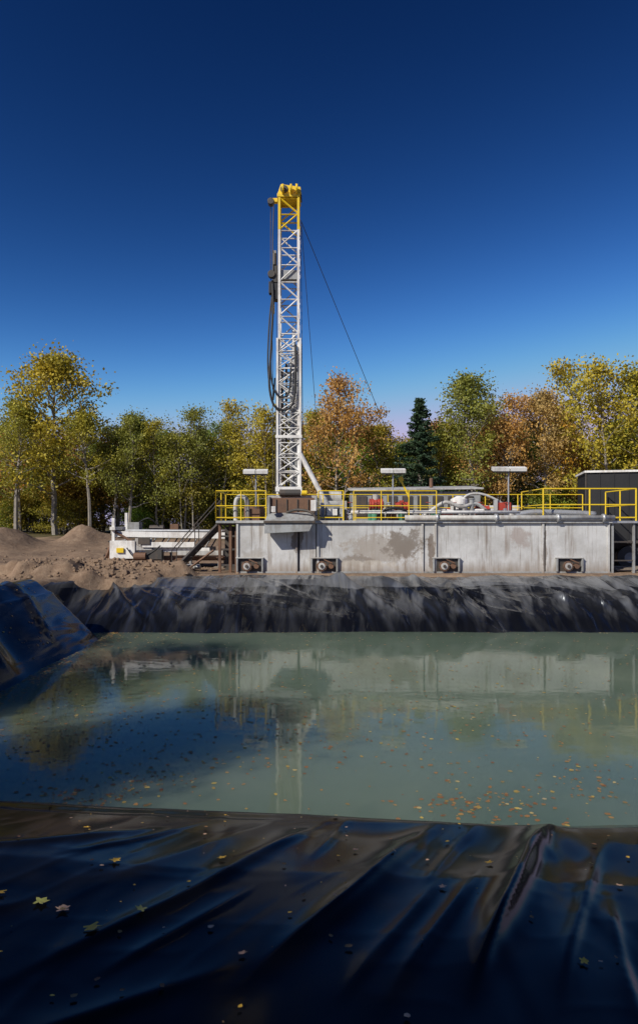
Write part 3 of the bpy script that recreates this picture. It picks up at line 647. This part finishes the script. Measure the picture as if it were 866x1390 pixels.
# ------------------------------------------------------------ box trailer right
bt=empty("box_trailer"); b=MB()
b.b2(11.3,19.5,26.9,29.4,1.15,4.05,M_trail)
b.obj("body",bt,.03)
b=MB(); b.b2(11.22,19.6,26.82,29.5,4.052,4.14,M_white); b.b2(11.25,11.297,26.85,26.95,1.15,4.05,M_dark)
for k in range(14): b.b2(11.8+k*.55,11.84+k*.55,26.87,26.897,1.25,4.0,M_trail)
b.b2(11.28,19.5,26.87,26.897,1.1,1.22,M_dark); b.obj("trim",bt,.006)
b=MB()
for x in(13,14.3):
    for y in(26.95,29.0): b.cyl((x,y,.5),(x,y+.35,.5),.5,M_black,n=24); b.cyl((x,y-.01,.5),(x,y+.02,.5),.22,M_grey,n=16)
b.b2(11.6,19.3,27.6,28.7,.85,1.145,M_dark); b.b2(11.35,11.45,27.1,29.2,.5,1.15,M_dark); b.b2(18,18.15,27.4,27.6,0,.9,M_dark)
b.obj("running_gear",bt,.01)
pv=Vector((11.3,27.2,0)); bt.matrix_world=Matrix.Translation(pv)@Matrix.Rotation(R(-14),4,'Z')@Matrix.Translation(-pv)
b=MB()
for k in range(7): b.box((12.6+random.uniform(-.5,.5),24.3+k*.24,.1+.05*(k%3)),(2.4,.2,.05),M_wood,(0,random.uniform(-.04,.04),random.uniform(-.15,.15)))
b.obj("timber_boards",None,.004)
# ------------------------------------------------------------ trees
def tubes(segs,n=5):
    V=[];F=[]
    for k,(p0,p1,r0,r1) in enumerate(segs):
        d=p1-p0; L=np.linalg.norm(d); d=d/max(L,1e-6); a=np.cross(d,[.3,.9,.1] if abs(d[1])<.8 else [1,0,0]); a/=np.linalg.norm(a); c=np.cross(d,a)
        t=np.arange(n)*2*np.pi/n
        ring=np.cos(t)[:,None]*a+np.sin(t)[:,None]*c
        base=k*2*n
        V.append(p0+ring*r0); V.append(p1+ring*r1)
        i=np.arange(n); F.append(np.stack([base+i,base+(i+1)%n,base+n+(i+1)%n,base+n+i],-1))
    return np.concatenate(V),np.concatenate(F)
def leafquads(C,size,rng,flat=0.3):
    n=len(C); nrm=rng.normal(size=(n,3)); nrm[:,2]=nrm[:,2]*1.0+flat; nrm/=np.linalg.norm(nrm,axis=1)[:,None]
    a=np.cross(nrm,rng.normal(size=(n,3))); a/=np.linalg.norm(a,axis=1)[:,None]; c=np.cross(nrm,a)
    s=size*rng.uniform(.6,1.3,n)[:,None]
    V=np.stack([C-a*s*.5,C+c*s*.38,C+a*s*.55,C-c*s*.38],1).reshape(-1,3)
    F=np.arange(4*n).reshape(-1,4); return V,F
def deciduous(name,seed,H=12.0,cw=3.0,base=.3,nb=26,per=42,size=.2,trunks=1,sparse=0.0):
    rng=np.random.default_rng(seed); segs=[];C=[]
    for tk in range(trunks):
        lean=rng.normal(0,.05 if trunks==1 else .1,2); p=np.array([rng.normal(0,.25*(trunks-1)),rng.normal(0,.25*(trunks-1)),-.3]); HH=H*(1 if tk==0 else rng.uniform(.75,.95))
        P=[p]; n=9
        for i in range(n):
            p=p+np.array([lean[0]+rng.normal(0,.07),lean[1]+rng.normal(0,.07),1.0])*(HH*.96/n); P.append(p)
        r=.016*HH/(trunks**.5)
        for i in range(n): segs.append((P[i],P[i+1],r*(1-i/n)**.8+.015,r*(1-(i+1)/n)**.8+.015))
        for k in range(nb//trunks):
            f=base+(1-base)*((k+.5)/(nb//trunks))**.9; f=min(f,.985); q=f*n; i=min(int(q),n-1); o=P[i]+(P[i+1]-P[i])*(q-i)
            g=(f-base)/(1-base); prof=(math.sin(math.pi*min(1,(g*.82+.18)))**.7)*(1-.25*g)
            ang=k*2.4+rng.normal(0,.5); L=cw*prof*rng.uniform(.6,1.25)+.3
            up=.45+.9*g+rng.normal(0,.12)
            d=np.array([math.cos(ang),math.sin(ang),up]); d/=np.linalg.norm(d)
            a=o; rr=r*(1-f)**.7*.45+.015; m=4
            for j in range(m):
                dd=d+rng.normal(0,.18,3); e=a+dd/np.linalg.norm(dd)*L/m; segs.append((a,e,rr*(1-j/m)+.008,rr*(1-(j+1)/m)+.008))
                if j>=1 or L<1:
                    for s in range(2+(j>1)):
                        t=rng.normal(0,1,3); t[2]=abs(t[2])*.5; t=t/np.linalg.norm(t)+d*.6; f2=e+t*rng.uniform(.35,.8)*(L/3.2+.3); segs.append((e,f2,.012,.005))
                        if rng.random()>sparse: C.append((f2,rng.uniform(.3,.55)))
                a=e
    L=[]
    for c,rad in C:
        k=int(per*rng.uniform(.4,1.4)); q=rng.normal(0,1,(k,3))*np.array([rad,rad,rad*.75]); L.append(c+q)
    L=np.concatenate(L)
    V1,F1=tubes(segs); V2,F2=leafquads(L,size,rng)
    me=fastmesh(name,np.concatenate([V1,V2]),np.concatenate([F1,F2+len(V1)]),[M_bark,M_leaf],np.concatenate([np.zeros(len(F1)),np.ones(len(F2))]))
    return me
def conifer(name,seed,H=12.0,cw=2.6):
    rng=np.random.default_rng(seed); segs=[];L=[]
    segs.append((np.array([0,0,-.3]),np.array([0,0,H*.97]),.16,.02))
    z=H*.12
    while z<H*.98:
        g=(z/H); R0=cw*(1-g)**.8*rng.uniform(.85,1.15)+.12
        nb=8
        for k in range(nb):
            ang=rng.uniform(0,6.28); LL=R0*rng.uniform(.75,1.1); d=np.array([math.cos(ang),math.sin(ang),.25-.3*(1-g)])
            o=np.array([0,0,z+rng.normal(0,.08)]); e=o+d*LL; segs.append((o,e,.03,.008))
            nn=int(55*LL+16); t=rng.uniform(.15,1,nn)[:,None]; L.append(o+(e-o)*t+rng.normal(0,1,(nn,3))*np.array([.15,.15,.08])*(1.5-t)+np.array([0,0,-.03]))
        z+=.28+.12*(1-g)
    L=np.concatenate(L); V1,F1=tubes(segs); V2,F2=leafquads(L,.18,rng,.8)
    return fastmesh(name,np.concatenate([V1,V2]),np.concatenate([F1,F2+len(V1)]),[M_bark,M_leaf],np.concatenate([np.zeros(len(F1)),np.ones(len(F2))]))
VAR=[deciduous("tree_mesh_a",1,12,2.9,.25,34,46,.19),
     deciduous("tree_mesh_b",2,12,2.3,.3,30,44,.18,1,.1),
     deciduous("tree_mesh_c",3,12,2.7,.22,34,42,.19,2,.1),
     deciduous("tree_mesh_d",4,12,2.2,.42,28,40,.18,1,.2),
     deciduous("tree_mesh_e",5,12,3.1,.28,36,44,.19,3,.1),
     deciduous("tree_mesh_f",6,12,1.9,.32,28,40,.18,2,.2)]
SHR=[deciduous("shrub_mesh_a",11,5,2.2,.06,26,46,.17,3),deciduous("shrub_mesh_b",12,5,1.8,.1,22,40,.17,2)]
PINE=conifer("pine_mesh",9,12,3.0)
def place(me,name,x,y,H,col,base=12.0,parent=None,wide=1.0,rz=None):
    o=bpy.data.objects.new(name,me); s=H/base; rr=random.uniform(0,6.28) if rz is None else rz
    if me.name.startswith("tree") and name=="deciduous_tree":
        # keep the crown (not the root) over the requested spot
        c=CEN[me.name]; x-=s*wide*(c[0]*math.cos(rr)-c[1]*math.sin(rr)); y-=s*wide*(c[0]*math.sin(rr)+c[1]*math.cos(rr))
    o.location=(x,y,float(ground_h(np.array([float(x)]),np.array([float(y)]))[0])-.05); o.scale=(s*wide,s*wide,s)
    o.rotation_euler=(0,0,rr); o.color=(*col,1); link(o,parent); return o
CEN={}
for me in VAR:
    co_=np.zeros(len(me.vertices)*3,dtype=np.float32); me.vertices.foreach_get('co',co_); co_=co_.reshape(-1,3); top=co_[co_[:,2]>7]; CEN[me.name]=(float(top[:,0].mean()),float(top[:,1].mean()))
YG=(.12,.115,.019); OG=(.085,.092,.021); GR=(.06,.08,.023); OR=(.17,.105,.04); TAN=(.16,.115,.05); YE=(.155,.132,.019); DG=(.035,.05,.02)
random.seed(33)
front=[(0,-24.6,60,16.9,YE,1.05),(5,-28.8,61,12.8,OG,1),(3,-27.0,58,12.0,YG,1),(3,-21.2,58,11,YG,1),(3,-19.0,61,10,OG,1),(0,-17.4,60,11.4,OG,.9),(2,-14.9,61,10.6,YG,.9),
 (4,-12.4,60,11.8,OG,.9),(5,-9.3,62,10.8,YG,1),(2,-6.2,60,12.6,YE,.9),(1,-3.4,62,11.2,YG,1),(0,-.3,61,11.8,YG,.85),(4,2.2,59,14.9,OR,.85),
 (5,5.8,61,10.2,YG,1),(2,12.0,62,10.5,YG,.9),(1,13.9,60,15.0,OG,1.05),(4,17.6,60,13.2,OR,.85),(0,21.4,61,13.6,TAN,.85),(2,25.3,60,16.8,YE,.95),(0,29.2,58,15,YG,.95),(4,33,60,15.5,OG,1)]
for v,x,y,H,c,wd in front: place(VAR[v],"deciduous_tree",x,y,H,c,12,None,wd)
place(PINE,"pine_tree",9.2,58.5,12.9,(.017,.033,.022))
fo=empty("distant_trees")
cols=[OG,OG,YG,YG,GR,YE,TAN,OG,YG,OR,GR,GR]
for row,(yy,h0,h1,n) in enumerate([(66,7.5,11.5,34),(73,8.5,12.8,32),(82,9.5,14,30)]):
    for k in range(n):
        x=-52+104*(k+random.uniform(.1,.9))/n; hb=random.uniform(h0,h1)+(2.0 if x>18 else 0)
        c=random.choice(cols); c=tuple(q*random.uniform(.7,1.2) for q in c)
        place(random.choice(VAR),"tree",x,yy+random.uniform(-2.5,2.5),hb,c,12,fo,random.uniform(.8,1.2))
for k in range(125):
    x=random.uniform(-50,50); c=random.choice([OG,GR,YG,YG,OG]); c=tuple(q*random.uniform(.7,1.1) for q in c)
    place(random.choice(SHR),"undergrowth",x,random.uniform(61,88),random.uniform(2.5,5.5),c,5,fo,random.uniform(.9,1.4))
# woodland behind the photographer (throws the dappled shade)
fb=empty("woodland_trees")
for v,x,y,H,wd in [(5,-17,-5,17.5,.65),(3,-7.5,-9,14.5,.6),(1,-22,-4,16,.55),(5,-2,-8,13,.7),(3,-13.5,-8,12.5,.6)]:
    place(VAR[v],"tree",x,y,H,OG,12,fb,wd)
for v,x,y,H,wd in [(0,-10.5,-6.5,9.5,1.1),(4,-5.8,-5.5,9.2,1.1),(2,-8,-5,9,1.1),(0,-3,-5,8.5,1.1)]:
    place(VAR[v],"tree",x,y,H,OG,12,fb,wd)
for x,y,H in[(-14,4,11),(-16,8,10),(-14.5,-1,11.5),(-18,0,12)]: place(random.choice(VAR),"tree",x,y,H,YG,12,fb,.85)
